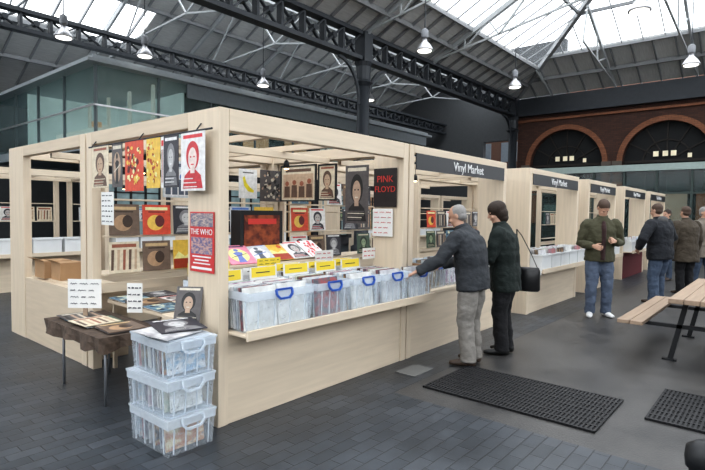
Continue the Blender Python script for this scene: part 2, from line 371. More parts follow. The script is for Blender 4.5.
# ------------------------------------------------------------------ roof
EZ=7.3; sl=.5
mb=MB()
def slab(mb,pts,th=.08,mi=0):
    vs=[V(q) for q in pts]+[V(q)+V((0,0,th)) for q in pts]; k=len(pts)
    fs=[tuple(range(k)),tuple(range(2*k-1,k-1,-1))]+[(i,i+k,(i+1)%k+k,(i+1)%k) for i in range(k)]
    mb.add(vs,fs,mi)
SZ=8.45; e=(SZ-EZ)/sl; e1=1.7; S1=EZ+sl*e1
slab(mb,[(-8,10.5,EZ),(25,10.5,EZ),(25-e1,10.5-e1,S1),(-8,10.5-e1,S1)])
slab(mb,[(25,10.5,EZ),(25,-4.5,EZ),(25-e,-4.5+e,SZ),(25-e,10.5-e,SZ)])
slab(mb,[(-8,-4.5,EZ),(25,-4.5,EZ),(25-e,-4.5+e,SZ),(-8,-4.5+e,SZ)])
def fz(y): return 11.1-(y-18)*.489
def nzz(y): return EZ+(y-10.5)*.507
slab(mb,[(-8,10.5,EZ),(32,10.5,EZ),(32,14,nzz(14)),(-8,14,nzz(14))])
slab(mb,[(-8,17,nzz(17)),(32,17,nzz(17)),(32,18,11.1),(-8,18,11.1)])
slab(mb,[(-8,18,11.1),(32,18,11.1),(32,20.4,fz(20.4)),(-8,20.4,fz(20.4))])
slab(mb,[(-8,22.7,fz(22.7)),(32,22.7,fz(22.7)),(32,27,fz(27)),(-8,27,fz(27))])
slab(mb,[(11.5,20.4,fz(20.4)),(32,20.4,fz(20.4)),(32,22.7,fz(22.7)),(11.5,22.7,fz(22.7))])
put('ceiling',mb.mesh('ceiling',[board]),kind='structure')
g=MB()
slab(g,[(-8,10.5-e1,S1),(25-e1,10.5-e1,S1),(17.5,3,11.05),(-8,3,11.05)],.01)
slab(g,[(25-e,10.5-e,SZ),(25-e,-4.5+e,SZ),(17.5,3,11.05)],.01)
put('window_20',g.mesh('roof_glass',[skyglass]),kind='structure')
bars=M('bar_grey',(.28,.29,.30),.5)
g=MB(); x=-6
while x<25-e:
    yt=3 if x<=17.5 else 3+(x-17.5)
    g.bar((x,10.5-e1,S1),(x,yt,EZ+sl*(10.5-yt)),.03,.05); g.bar((x,-4.5+e,SZ),(x,3-(yt-3),EZ+sl*(10.5-yt)),.03,.05); x+=.75
y=-4.5+e
while y<10.5-e:
    d=abs(y-3); xt=17.5+d
    g.bar((25-e,y,SZ),(xt,y,EZ+sl*(25-xt)),.03,.05); y+=.75
for zz in(SZ,9.35,10.2):
    q=(zz-EZ)/sl
    if zz!=SZ: g.bar((-8,10.5-q,zz-.06),(25-q,10.5-q,zz-.06),.08,.11)
    g.bar((25-q,10.5-q,zz-.06),(25-q,-4.5+q,zz-.06),.08,.11)
g.bar((-8,10.5-e1,S1-.06),(25-e1,10.5-e1,S1-.06),.08,.11)
g.bar((-8,3,11.05),(17.5,3,11.05),.2,.25)
g.bar((25,10.5,EZ),(17.5,3,11.05),.16,.2); g.bar((25,-4.5,EZ),(17.5,3,11.05),.16,.2)
x=-6
while x<32:
    g.bar((x,18,11.05),(x,27,fz(27)-.05),.06,.12); x+=1.0
for yy in(20.4,22.7,24.6): g.bar((-8,yy,fz(yy)-.1),(32,yy,fz(yy)-.1),.12,.16)
put('trim_6',g.mesh('glazing_bars',[bars]),kind='structure')
g=MB(); x=-6
while x<24.6:
    yt=max(10.5-e1,10.5-(25-x)); g.bar((x,10.5,EZ-.06),(x,yt,EZ+sl*(10.5-yt)-.06),.05,.10); x+=.75
y=-4
while y<10.2:
    h=min(e,10.5-y,y+4.5); g.bar((25,y,EZ-.06),(25-h,y,EZ+sl*h-.06),.05,.10); y+=.75
g.bar((-8,9.6,7.65),(24.1,9.6,7.65),.1,.16); g.bar((23.8,9.3,7.8),(23.8,-3.3,7.8),.1,.16)
put('trim_7',g.mesh('rafters',[M('rafter',(.22,.225,.23),.6)]),kind='structure')
def girder(x0,x1,y,z0,z1,lab):
    r=top('lattice_girder',lab,'girder',((x0+x1)/2,y,z0),group='roof girders')
    L=(x1-x0)/2
    put('bottom_chord',MB().box(-L,L,-.16,.16,0,.12).mesh('chord',[iron]),r)
    put('top_chord',MB().box(-L,L,-.16,.16,z1-z0-.12,z1-z0).mesh('chord',[iron]),r)
    m=MB(); h=z1-z0; n=int(round((x1-x0)/.85)); st=(x1-x0)/n
    for i in range(n):
        xa=-L+i*st
        m.bar((xa,-.05,.1),(xa+st,-.05,h-.1),.04,.09,up=(0,1,0)); m.bar((xa,.05,h-.1),(xa+st,.05,.1),.04,.09,up=(0,1,0))
        m.box(xa-.04,xa+.04,-.1,.1,.1,h-.1)
        m.cyl((xa+st/2,-.12,h/2),(xa+st/2,.12,h/2),.09,n=10)
    put('lattice',m.mesh('lattice',[iron]),r)
for xa,xb in((-8,.65),(1.15,12.65),(13.15,24.35)): girder(xa,xb,10.5,6.36,7.26,'dark riveted iron lattice girder carrying the roof')
def column(x,y):
    r=top('iron_column','tall dark painted cast iron column holding the roof girder','column',(x,y,0),group='hall columns')
    m=MB(); m.loft([((0,0,0),.34,.34),((0,0,.5),.34,.34),((0,0,.55),.24,.24),((0,0,5.6),.19,.19)],12)
    put('shaft',m.mesh('shaft',[iron],True),r)
    m=MB(); m.loft([((0,0,5.6),.2,.2),((0,0,5.7),.3,.3),((0,0,5.8),.22,.22),((0,0,6.2),.24,.24),((0,0,6.33),.30,.30)],12); m.box(-.2,.2,-.2,.2,6.33,7.26)
    put('capital',m.mesh('capital',[iron]),r)
    for sx in(-1,1):
        m=MB(); pts=[(sx*(.2+1.0*(1-math.cos(t))),0,5.0+1.3*math.sin(t)) for t in[i*math.pi/2/8 for i in range(9)]]
        for q in range(8): m.bar(pts[q],pts[q+1],.08,.08)
        put('bracket',m.mesh('bracket',[iron]),r)
for x in(.9,12.9,24.6): column(x,10.5)
def truss(x):
    r=top('roof_truss','grey steel roof truss with thin struts and tie rods','truss',(x,3,EZ),group='roof trusses')
    m=MB()
    for s in(-1,1): m.bar((0,s*7.4,-.05),(0,0,3.65),.10,.16)
    put('rafter_beam',m.mesh('rafter_beam',[steel]),r)
    m=MB()
    for s in(-1,1):
        m.bar((0,s*7.3,0),(0,s*2.2,.95),.06); m.bar((0,s*2.2,.95),(0,0,3.5),.05); m.bar((0,s*4.8,.45),(0,s*5.2,1.0),.05)
        m.bar((0,s*4.8,.45),(0,s*3.7,1.7),.06); m.bar((0,s*2.2,.95),(0,s*3.7,1.7),.07); m.bar((0,s*2.2,.95),(0,s*1.8,2.65),.05)
        m.bar((0,s*6.1,.22),(0,s*6.1,.62),.05); m.bar((0,s*6.1,.22),(0,s*5.2,1.0),.05)
    m.bar((0,-2.2,.95),(0,2.2,.95),.06); m.bar((0,0,.95),(0,0,3.5),.05)
    put('strut_set',m.mesh('struts',[steel]),r)
for x in(.9,4.9,8.9,12.9,16.9): truss(x)
for y,x0 in((8.8,23.3),(6,20.5),(3,17.5),(0,20.5),(-1.5,22)):
    r=top('roof_truss','grey steel half truss under the hipped glass roof end','truss',(x0,y,EZ),group='roof trusses')
    L=24.9-x0; m=MB(); m.bar((L,0,-.05),(0,0,L*.5-.1),.09,.15); put('rafter_beam',m.mesh('rafter_beam',[steel]),r)
    m=MB(); m.bar((L,0,0),(-.4,0,.7),.06); m.bar((L*.6,0,L*.2-.1),(L*.35,0,.4),.05); m.bar((0,0,L*.5-.2),(-.4,0,.7),.05); m.bar((L*.3,0,L*.33),(L*.35,0,.4),.05)
    put('strut_set',m.mesh('struts',[steel]),r)
for x in(2,6,10,14,18,22,26):
    r=top('roof_truss','grey steel roof truss over the far bay of the hall','truss',(x,18,EZ),group='far bay trusses')
    m=MB(); m.bar((0,-7.3,-.02),(0,0,3.6),.10,.16); m.bar((0,0,3.6),(0,8.9,-.72),.10,.16); put('rafter_beam',m.mesh('rb',[steel]),r)
    m=MB(); m.bar((0,-7.3,0),(0,-2,1.0),.06); m.bar((0,8.8,-.65),(0,2.4,.8),.06); m.bar((0,-2,1.0),(0,2.4,.8),.06); m.bar((0,-2,1),(0,0,3.5),.05); m.bar((0,2.4,.8),(0,0,3.5),.05)
    m.bar((0,2.4,.8),(0,4.4,1.4),.06); m.bar((0,5.5,.1),(0,4.4,1.4),.05); m.bar((0,5.5,.1),(0,6.5,.4),.05); m.bar((0,-2,1),(0,-3.7,1.8),.06)
    put('strut_set',m.mesh('st',[steel]),r)
girder(-8,31.4,18.3,7.0,7.7,'long lattice girder under the far bay ridge')
# ------------------------------------------------------------------ glass office box
r=top('glass_office','upper floor glass office with pale fascia and lit interior','building',(6.7,15.4,0))
fg=M('fascia_grey',(.34,.37,.39),.5)
put('floor_slab',MB().box(-.2,17.6,-.2,9,3.3,3.6).mesh('s',[M('slab_grey',(.26,.30,.32),.6)]),r)
put('roof_fascia',MB().box(-.35,17.8,-.35,9.2,5.74,5.84).box(-.15,17.7,-.15,9,5.84,5.98).mesh('s',[fg]),r)
put('cladding_band',MB().box(2.9,17.6,-.12,-.06,5.28,5.74).mesh('cb',[M('cladding_grey',(.20,.23,.25),.5)]),r)
m=MB()
for i in range(10):
    x=i*1.94; m.box(x-.025,x+.025,-.05,.03,3.6,5.74)
for i in range(5):
    y=i*2.2; m.box(-.05,.03,y-.025,y+.025,3.6,5.74)
m.box(-.03,17.5,-.05,.03,3.6,3.66); m.box(-.05,.03,-.05,9,3.6,3.66)
put('mullion_grid',m.mesh('mull',[M('mull_grey',(.12,.15,.16),.4)]),r)
put('handrail',MB().box(-.08,17.5,-.10,-.06,4.56,4.61).box(-.10,-.06,-.10,9,4.56,4.61).mesh('hr',[alum]),r)
put('glass_pane',MB().box(0,17.5,.03,.05,3.6,5.74).box(.03,.05,0,9,3.6,5.74).mesh('gp',[boxglass]),r)
m=MB()
m.box(3.6,17.4,1.2,1.3,3.6,5.74,2); m.box(3.5,3.6,1.2,8.5,3.6,5.74,3); m.box(.2,3.5,6.0,6.1,3.6,5.74,3)
for i in range(6): m.box(4.0+i*2.2,5.3+i*2.2,1.17,1.2,3.8,5.1,0 if i%3 else 1)
for i in range(4): m.box(1.2+i*.5,1.5+i*.5,3.0+i*.5,3.1+i*.5,3.62,4.6,(0,1)[i%2])
for i in range(4): m.cyl((2.2,.8+i*1.6,3.6),(2.2,.8+i*1.6,5.7),.07,n=8,mi=1)
m.box(.4,.6,1.0,4.0,3.6,4.1,1); m.box(3.44,3.5,2.0,4.0,3.7,5.0,0)
put('interior_partition',m.mesh('ip',[M('int_warm_glow',(.50,.30,.17),.7,emit=.55,var=.6,scale=3),M('interior_cream_glow',(.60,.58,.52),.7,emit=.3),M('interior_dark',(.06,.075,.08),.7,var=.5,scale=1),M('interior_pale_glow',(.40,.46,.45),.7,emit=.5,var=.5,scale=1)]),r)  # room light put into partitions and panels as emission, except the dark one
bulb=M('bulb_warm',(1,.75,.45),.4,emit=6,var=0)
for i in range(8):
    put('downlight',MB().ell((4.2+i*1.7,.6,5.66),.07,.07,.04,None,0,10,6).mesh('dl',[bulb],True),r)
# ------------------------------------------------------------------ pendant lamps
lm=MB(); lm.loft([((0,0,0),.24,.24),((0,0,.03),.24,.24),((0,0,.16),.16,.16),((0,0,.26),.07,.07),((0,0,.34),.06,.06)],20)
lamp_shade=lm.mesh('shade',[alum],True)
lamp_disc=MB().loft([((0,0,-.02),.19,.19),((0,0,-.001),.2,.2)],20).mesh('disc',[M('lamp_glow',(1,.97,.9),.5,emit=2.0,var=0)])
lamp_house=MB().loft([((0,0,.34),.09,.09),((0,0,.38),.10,.10),((0,0,.56),.10,.10),((0,0,.62),.03,.03)],14).mesh('house',[M('lamp_grey',(.25,.26,.28),.5)],True)
for (x,y,zr) in((12.5,7.98,8.5),(18,7.66,8.6),(18.5,2.4,10.5),(13,2.7,11),(5.7,15.0,9.5),(7.9,14.85,9.45),(12.4,14.8,9.4),(6.5,7.9,8.5),(16.6,13.2,8.6)):
    r=top('pendant_lamp','bell-shaped metal industrial pendant lamp hanging from the roof','lamp',(x,y,6.15),group='hall pendant lamps')
    put('lamp_shade',lamp_shade,r); put('diffuser',lamp_disc,r); put('housing',lamp_house,r)
    put('cord',MB().cyl((0,0,.6),(0,0,zr-6.15),.015,n=6).mesh('cord',[iron]),r)
# ------------------------------------------------------------------ stalls
sign_text=text_mesh('Vinyl Market',.155,white)
def stall(x0,y0,L,D=2.2,flip=False,sign=False,beam=.12,label='',group='market stalls',endpanel=False,base_d=.6,shelves=(.95,1.33,1.70),tray=True,H=2.34,pw=.4,tray_ext=0,basemat=None):
    r=top('market_stall',label,'stall',(x0+L if flip else x0,y0+D if flip else y0,0),(0,0,math.pi if flip else 0),group)
    def ch(n,m,mat): return put(n,m.mesh(n,[mat]),r,bevel=.004)
    g=.002; pt=.09
    if sign: beam=.085
    ch('post',MB().box(g,pt,g,pw,0,H),wood_v); ch('post',MB().box(L-pt,L-g,g,pw,0,H),wood_v)
    ch('post',MB().box(g,pt,D-.12,D-g,0,H),wood_v); ch('post',MB().box(L-pt,L-g,D-.12,D-g,0,H),wood_v)
    ch('top_beam',MB().box(pt+g,L-pt-g,.0+g,.10,H-beam,H),wood_h); ch('top_beam',MB().box(pt+g,L-pt-g,D-.1,D-g,H-.12,H),wood_h)
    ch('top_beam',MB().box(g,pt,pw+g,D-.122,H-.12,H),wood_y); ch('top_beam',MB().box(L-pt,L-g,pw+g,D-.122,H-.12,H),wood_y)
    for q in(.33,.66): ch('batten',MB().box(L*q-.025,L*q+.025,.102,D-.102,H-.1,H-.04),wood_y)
    ch('batten',MB().box(pt+g,L-pt-g,D*.5-.03,D*.5+.03,H-.17,H-.10),wood_h)
    ch('counter_base',MB().box(pt+g,L-pt-g,.012,base_d,.0,.66),basemat or wood_h)
    m=MB().box(pt+g,L-pt-g,.0,base_d,.662,.70)
    if tray: m.box(pt+g,L-pt-g+tray_ext,-.20,-.002,.68,.70).box(pt+g,L-pt-g+tray_ext,-.22,-.20,.66,.735)
    ch('counter_tray',m,wood_h)
    for z in shelves: ch('shelf',MB().box(pt+g,L-pt-g,D-.20,D-.122,z-.02,z),wood_h)
    if shelves: ch('shelf',MB().box(pt+g,L-pt-g,D-.12,D-.104,.75,.85),wood_h)
    if endpanel: ch('end_counter',MB().box(L-.5,L-.092,pw+.01,D-.13,.0,.77).box(L-.091,L-.01,pw+.01,D-.13,0,.75),wood_y)
    if sign:
        s=put('sign_board',MB().box(pt+.02,L-pt-.02,-.012,.0,H-beam-.18,H-beam-.003).mesh('sb',[sign_m]),r)
        put('lettering',sign_text,s,(L*.53,-.016,H-beam-.092),TXR)
    return r
stall(2.22,3.13,2.42,beam=.16,base_d=.95,label='pale plywood market stall with record boxes along its tray',tray_ext=.33)
stall(4.66,3.13,2.5,sign=True,base_d=.6,tray=False,label='pale plywood stall with black sign, two shoppers at its counter')
stall(8.05,3.13,2.5,sign=True,label='pale plywood stall with black sign and white record trays')
stall(11.2,3.13,2.2,sign=True,label='pale plywood stall with black sign further down the row')
stall(14.2,3.13,2.5,sign=True,basemat=maroon,label='distant pale plywood stall with black sign and maroon cloth front')
stall(17.3,3.13,2.5,sign=True,label='distant pale plywood market stall near the brick wall')
stall(2.22,5.36,2.42,D=2.24,flip=True,endpanel=True,shelves=(),tray=False,pw=.5,label='pale plywood stall backing onto the record stall, low end counter')
stall(4.66,5.36,2.5,D=2.24,flip=True,shelves=(1.6,),tray=False,label='pale plywood market stall in the back row, open frame')
stall(8.05,5.36,2.5,D=2.24,flip=True,shelves=(1.6,),tray=False,label='pale plywood market stall in the back row, open frame')
for x in(-.4,2.3,5.0,7.7,13.6,16.3,19.0):
    stall(x,11.1,2.5,D=2.0,label='pale plywood market stall across the aisle',group='stalls across the aisle',shelves=(1.3,1.7))
sp_h=MB().loft([((0,0,0),.035,.035),((0,0,.07),.03,.03),((0,0,.09),.012,.012)],12).mesh('sh',[black],True)
sp_b=MB().ell((0,0,-.004),.028,.028,.012,None,0,10,6).mesh('sb',[bulb],True)
for x,y in((2.9,4.2),(3.9,4.25),(5.6,4.2),(6.4,4.2),(9.0,4.2),(3.2,12.1),(5.9,12.1),(8.6,12.1),(14.6,12.1),(3.4,6.45),(5.9,6.45)):
    r=top('spotlight','small black spotlight with warm bulb under the stall roof batten','lamp',(x,y,2.07),group='stall spotlights')
    put('housing',sp_h,r); put('bulb',sp_b,r); put('cord',MB().cyl((0,0,.088),(0,0,.19),.005,n=6).mesh('c',[black]),r)
# ------------------------------------------------------------------ storage boxes and records
_box={}
def box_meshes(w,d,h):
    key=(w,d,h)
    if key in _box: return _box[key]
    m=MB(); t=.004; k=.93
    def ringpts(z,s,ins): 
        W=w/2*s-ins;D_=d/2*s-ins; return [(-W,-D_,z),(W,-D_,z),(W,D_,z),(-W,D_,z)]
    rs=[ringpts(0,k,0),ringpts(h*.8,.975,0)]
    vs=sum(rs,[]); fs=[(3,2,1,0)]
    for j in range(4): fs.append((j,(j+1)%4,4+(j+1)%4,4+j))
    m.add(vs,fs)
    for q in(-.36,-.12,.12,.36):
        for s in(-1,1): m.bar((q*w,s*d/2*k,.01),(q*w,s*d/2*.972,h*.78),.010,.006,1); m.bar((s*w/2*k,q*d,.01),(s*w/2*.972,q*d,h*.78),.010,.006,1)
    rs=[ringpts(h*.8,.975,0),ringpts(h*.8,1.0,0),ringpts(h,1.0,0),ringpts(h,1.0,t*2),ringpts(h*.8,.975,t)]
    vs=sum(rs,[]); fs=[]
    for i in range(4):
        for j in range(4): fs.append((i*4+j,i*4+(j+1)%4,(i+1)*4+(j+1)%4,(i+1)*4+j))
    m.add(vs,fs,1)
    body=m.mesh('box_body',[clear,clear_rim])
    m=MB(); hw=min(.08,w*.25)
    pts=[(-hw,-d/2-.006,h+.004),(-hw,-d/2-.016,h-.035),(-hw*.6,-d/2-.020,h-.065),(hw*.6,-d/2-.020,h-.065),(hw,-d/2-.016,h-.035),(hw,-d/2-.006,h+.004)]
    for i in range(5): m.bar(pts[i],pts[i+1],.013,.016)
    m.bar((-hw,-d/2-.006,h+.004),(hw,-d/2-.006,h+.004),.016,.014)
    handle=m.mesh('box_handle',[blue]); handle2=m.mesh('box_handle',[clear_rim])
    m=MB(); m.box(-w/2-.006,w/2+.006,-d/2-.004,d/2+.004,h+.001,h+.016); m.box(-w/2+.03,w/2-.03,-d/2+.03,d/2-.03,h+.016,h+.022)
    lid=m.mesh('box_lid',[clear_rim])
    _box[key]=(body,handle,lid,handle2); return _box[key]
def storage(x,y,z,w=.38,d=.42,h=.30,lid=False,rz=0,label='clear plastic storage box with blue clip handle packed with records',group='plastic record boxes',handles=1):
    b,hd,l,h2=box_meshes(w,d,h)
    r=top('storage_box',label,'box',(x,y,z),(0,0,rz),group)
    put('box_body',b,r)
    if handles:
        hh=hd if handles==1 else h2
        put('handle',hh,r); put('handle',hh,r,rot=(0,0,math.pi))
    if lid: put('lid',l,r)
    return r
_rec={}
def recmesh(i,th=.006):
    if i not in _rec:
        if isinstance(i,int): _rec[i]=MB().box(-.157,.157,-th/2,th/2,0,.314).mesh('record',[ARTS[i%len(ARTS)],paper])
        else:
            n=int(i[1:]); _rec[i]=sheet_mesh(.314,.314,th,0,n,STY[(n*5+n//3)%7],n,'record')
    return _rec[i]
pale=[art(((.75,.75,.73),(.6,.6,.58),(.8,.8,.78)),3,20),art(((.6,.66,.72),(.75,.75,.75),(.5,.5,.52)),3,21)]
_rec['p0']=MB().box(-.157,.157,-.004,.004,0,.314).mesh('record',[pale[0]]); _rec['p1']=MB().box(-.157,.157,-.004,.004,0,.314).mesh('record',[pale[1]])
_rec['s0']=MB().box(-.12,.12,-.005,.005,0,.205).mesh('record',[pale[0]])
for i in range(10): _rec['t%d'%i]=MB().box(-.145,.145,-.005,.005,0,.215).mesh('record',[ARTS[i]])
RL='vinyl record in printed card sleeve standing in a box'
def records(cx,cy,z,n,depth,tilt=-.12,group='records in a box',rz=0,pl=.35,small=False):
    for i in range(n):
        y=-depth/2+depth*(i+.5)/n
        if small: key='s0' if random.random()<pl else 't%d'%random.randrange(10)
        else:
            key='p%d'%random.randint(0,1) if random.random()<pl else random.randrange(10)
            if key not in _rec: recmesh(key)
        v=V((random.uniform(-.008,.008),y,0)); v.rotate(Matrix.Rotation(rz,3,'Z'))
        put('record_sleeve',_rec[key],None,(cx+v.x,cy+v.y,z+.006+random.uniform(0,.004)),(tilt+random.uniform(-.03,.03),0,rz+random.uniform(-.02,.02)),RL,'record',group)
xs=[(2.67,.66),(3.25,.40),(3.71,.40),(4.17,.40)]
for cx,w_ in xs:
    storage(cx,3.14,.702,w_,.42,.30)
    if w_>.5: records(cx-.16,3.15,.712,11,.34,pl=.5); records(cx+.16,3.15,.712,11,.34,pl=.5)
    else: records(cx,3.15,.712,12,.34,pl=.5)
storage(4.62,3.02,.702,.38,.19,.30,label='narrow clear plastic storage box at the end of the tray'); records(4.62,3.02,.712,4,.10,pl=.6)
yc=MB().box(-.16,.16,-.002,.002,0,.36).box(-.14,.14,-.0035,-.0025,.27,.355,1); ycm=yc.mesh('card',[paper,yellow])
wc=MB().box(-.14,.14,-.002,.002,0,.345); wcm=wc.mesh('card',[paper])
ycs=MB().box(-.09,.07,-.0045,-.0035,.305,.313).mesh('scr',[inkm])
for i,cx in enumerate((2.60,3.00,3.40,3.80,4.20)):
    storage(cx,3.70,.702,.37,.42,.30,handles=0,label='clear plastic storage box of records behind the front row')
    records(cx,3.70,.712,7,.34,pl=.6)
    for q in(-.17,-.05):
        o=put('divider_card',ycm if random.random()<.75 else wcm,None,(cx+random.uniform(-.01,.01),3.70+q+.01,.728+random.uniform(0,.02)),(-.06,0,random.uniform(-.05,.05)),'divider card with a handwritten price header','card','record divider cards')
        put('writing',ycs,o)
r=top('display_stand','low plywood display shelf behind the record boxes','shelf',(0,0,0))
put('shelf_board',MB().box(2.98,4.52,4.15,4.62,1.03,1.05).mesh('b',[wood_h]),r)
for x in(2.98,3.6,4.48): put('support',MB().box(x,x+.04,4.2,4.58,0,1.03).mesh('b',[wood_v]),r)
for i,x in enumerate((3.30,3.58,3.86,4.14,4.40)):
    key=('d13','d9','d2','d0','d10')[i]
    put('record_sleeve',recmesh(key),None,(x,4.2+.002*i,1.058+.004*i),(-1.0,0,-.1+.05*i),'colourful record sleeve tilted back on the display shelf','record','tilted display records')
r=top('display_case','black record display case with red patterned front','case',(3.72,4.52,1.052))
put('case_body',MB().box(-.3,.3,-.08,.08,0,.55).mesh('cb',[black]),r)
put('case_print',MB().box(-.25,.25,-.085,-.081,.05,.5).mesh('cp',[art(((.015,.012,.012),(.10,.018,.012),(.32,.08,.03)),5,31)]),r)
put('case_title',MB().box(-.2,.2,-.088,-.0855,.40,.46).mesh('cp',[redp]),r)
bk=['d5','d7','d2','d8','d6','d1','d7','d3','d4','d0','d9','d2']
for j,z in enumerate((.951,1.331)):
    for i,x in enumerate((2.50,2.85,3.20,3.55,3.95,4.32)):
        put('record_sleeve',recmesh(bk[(i+j*6)%12]),None,(x,5.11,z+.001),(-.06,0,0),'record sleeve displayed upright on the stall back rail','record','back rail records')
for i,x in enumerate((4.95,5.3,5.65,6.0,6.35,6.7)):
    for j,z in enumerate((.951,1.331,1.701)):
        if (i+j)%4==3: continue
        put('record_sleeve',recmesh('d%d'%((i*7+j*3)%10)),None,(x,5.11,z+.001),(-.06,0,0),'record sleeve displayed upright on the stall back rail','record','back rail records')
for i,cx in enumerate((5.42,5.84,6.26,6.68)):
    storage(cx,3.40,.702,.38,.42,.30,label='clear plastic storage box on the stall counter'); records(cx,3.40,.712,6,.34,pl=.2)
r=top('wooden_crate','brown wooden record crate on the counter','crate',(4.98,3.30,.702))
put('crate_wall',MB().box(-.17,.17,-.16,-.145,0,.3).box(-.17,.17,.145,.16,0,.3).box(-.17,-.155,-.145,.145,0,.3).box(.155,.17,-.145,.145,0,.3).mesh('cw',[cardb]),r)
put('crate_bottom',MB().box(-.155,.155,-.145,.145,0,.01).mesh('cw',[cardb]),r)
whitebox=M('white_tray',(.72,.74,.75),.4,var=.05)
tray_b={}
def wtray(x,y,z,w,d,h):
    r=top('record_tray','white plastic tray filled with records on the stall counter','tray',(x,y,z),group='white record trays')
    if (w,d,h) not in tray_b:
        m=MB().box(-w/2,w/2,-d/2,d/2,0,.008).box(-w/2,w/2,-d/2,-d/2+.008,.004,h).box(-w/2,w/2,d/2-.008,d/2,.004,h).box(-w/2,-w/2+.008,-d/2+.004,d/2-.004,.004,h).box(w/2-.008,w/2,-d/2+.004,d/2-.004,.004,h)
        W=w/2+.012;D_=d/2+.012
        q=MB().box(-W,W,-D_,-d/2-.001,h-.025,h).box(-W,W,d/2+.001,D_,h-.025,h).box(-W,-w/2-.001,-D_,D_,h-.024,h-.001).box(w/2+.001,W,-D_,D_,h-.024,h-.001)
        tray_b[(w,d,h)]=(m.mesh('tb',[whitebox]),q.mesh('tr',[whitebox]))
    a_,b_=tray_b[(w,d,h)]
    put('tray_body',a_,r); put('tray_rim',b_,r)
for x0,nn,rn in((8.14,5,7),(11.3,4,5),(14.3,5,4)):
    for i in range(nn):
        cx=x0+.25+i*.455; wtray(cx,3.17,.702,.42,.44,.26); records(cx,3.16,.712,rn,.36,pl=.6)
for x0 in(-.4,2.3,5.0,7.7,13.6,16.3):
    for i in range(4): wtray(x0+.42+i*.56,11.18,.702,.5,.44,.3)
for (xa,yy,za,n_) in((8.2,5.11,.951,6),(8.2,5.11,1.331,6),(11.35,5.11,1.331,5),(14.35,5.11,1.331,6),(2.5,12.93,1.301,6),(5.2,12.93,1.301,6),(7.9,12.93,1.301,6),(13.8,12.93,1.301,6)):
    for i in range(n_):
        put('record_sleeve',recmesh('d%d'%random.randrange(10)),None,(xa+.17+i*.36,yy,za+.001),(-.06,0,0),'record sleeve displayed upright on a stall shelf','record','distant shelf records')
# ------------------------------------------------------------------ storage stack beside the end post
SX,SY=1.905,3.22
for i in range(3):
    storage(SX+(.0,-.012,.006)[i],SY,i*.252,.36,.50,.229,lid=True,rz=(0,.04,-.03)[i],label='clear plastic storage box in a stack of three beside the stall',group='stacked plastic boxes',handles=2)
    records(SX,SY,i*.252+.004,11,.38,tilt=-.10,pl=.35,small=True)
put('record_sleeve',recmesh(0),None,(1.88,3.02,.766),(-1.50,0,.25),'dark record sleeve lying on top of the box stack','record')
put('record_sleeve',recmesh('d4'),None,(1.92,3.08,.782),(-1.50,0,-.2),'black and white record sleeve lying on the box stack','record')
put('magazine',sheet_mesh(.20,.28,.006,0,1,'portrait',5,'magazine'),None,(2.10,3.36,.755),(-.30,0,-.95),'dark glossy magazine leaning against the stall post on the boxes','magazine')
# ------------------------------------------------------------------ low table
TX,TY=1.84,4.13
r=top('folding_table','low folding table draped with dark patterned cloth','table',(TX,TY,0))
TW,TD=.48,1.08
put('tabletop',MB().box(0,TW,0,TD,.55,.575).mesh('tt',[wood_tab]),r)
m=MB()
x0,x1,y0,y1=-.05,TW+.02,-.04,TD+.02
per=[(x0+(x1-x0)*i/10,y0) for i in range(10)]+[(x1,y0+(y1-y0)*i/12) for i in range(12)]+[(x1-(x1-x0)*i/10,y1) for i in range(10)]+[(x0,y1-(y1-y0)*i/12) for i in range(12)]
k=len(per); vs=[]
for ring in range(3):
    for i,(x,y) in enumerate(per):
        dr=(0,.05,.11)[ring]; o_=.014*math.sin(i*1.7)*ring
        nx=(x-TW/2)/TW; ny=(y-TD/2)/TD
        vs.append((x+nx*(o_*2+ring*.01),y+ny*(o_*2+ring*.01),.578-dr-(.018*math.sin(i*1.1) if ring==2 else 0)))
fs=[(a_*k+i,a_*k+(i+1)%k,(a_+1)*k+(i+1)%k,(a_+1)*k+i) for a_ in range(2) for i in range(k)]+[tuple(range(k-1,-1,-1))]
m.add(vs,fs); o=put('tablecloth',m.mesh('cloth',[clothm]),r); sm=o.modifiers.new('s','SOLIDIFY'); sm.thickness=.004; sm.offset=1
legm=M('leg_grey',(.22,.23,.25),.4,.4)
for x,y in((.03,.03),(TW-.04,.03),(.03,.86),(TW-.04,.86)): put('leg',MB().cyl((x,y,0),(x,y,.55),.012,n=10).mesh('leg',[legm],True),r)
for i in range(3):
    for q in range(2+i%2):
        put('record_sleeve',recmesh('d%d'%((1,7,4,9,8,5,6,1,7)[(i*3+q)%9])),None,(TX+.19+random.uniform(-.03,.03),TY+.0+i*.345,.590+.008*q),(-1.55,0,random.uniform(-.12,.12)),'record sleeve lying flat on the cloth-covered table','record','records on the low table')
r=top('trestle_table','small trestle table inside the stall covered with flat record stacks','table',(2.35,4.12,0))
put('tabletop',MB().box(0,.58,0,1.05,.66,.69).mesh('tt',[wood_y]),r)
for x,y in((.03,.03),(.52,.03),(.03,.98),(.52,.98)): put('leg',MB().box(x,x+.035,y,y+.035,0,.66).mesh('leg',[wood_v]),r)
for i in range(3):
    for j in range(2):
        for q in range(2+(i+j)%2):
            put('record_sleeve',recmesh('d%d'%((9,6,0,4,1,5,7,9,0,6)[(i*4+j*3+q)%10])),None,(2.35+.16+j*.29-.005,4.14+i*.34,.700+.008*q),(-1.55,0,random.uniform(-.03,.03)),'record sleeve lying flat in a stack on the trestle table','record','flat record stacks')
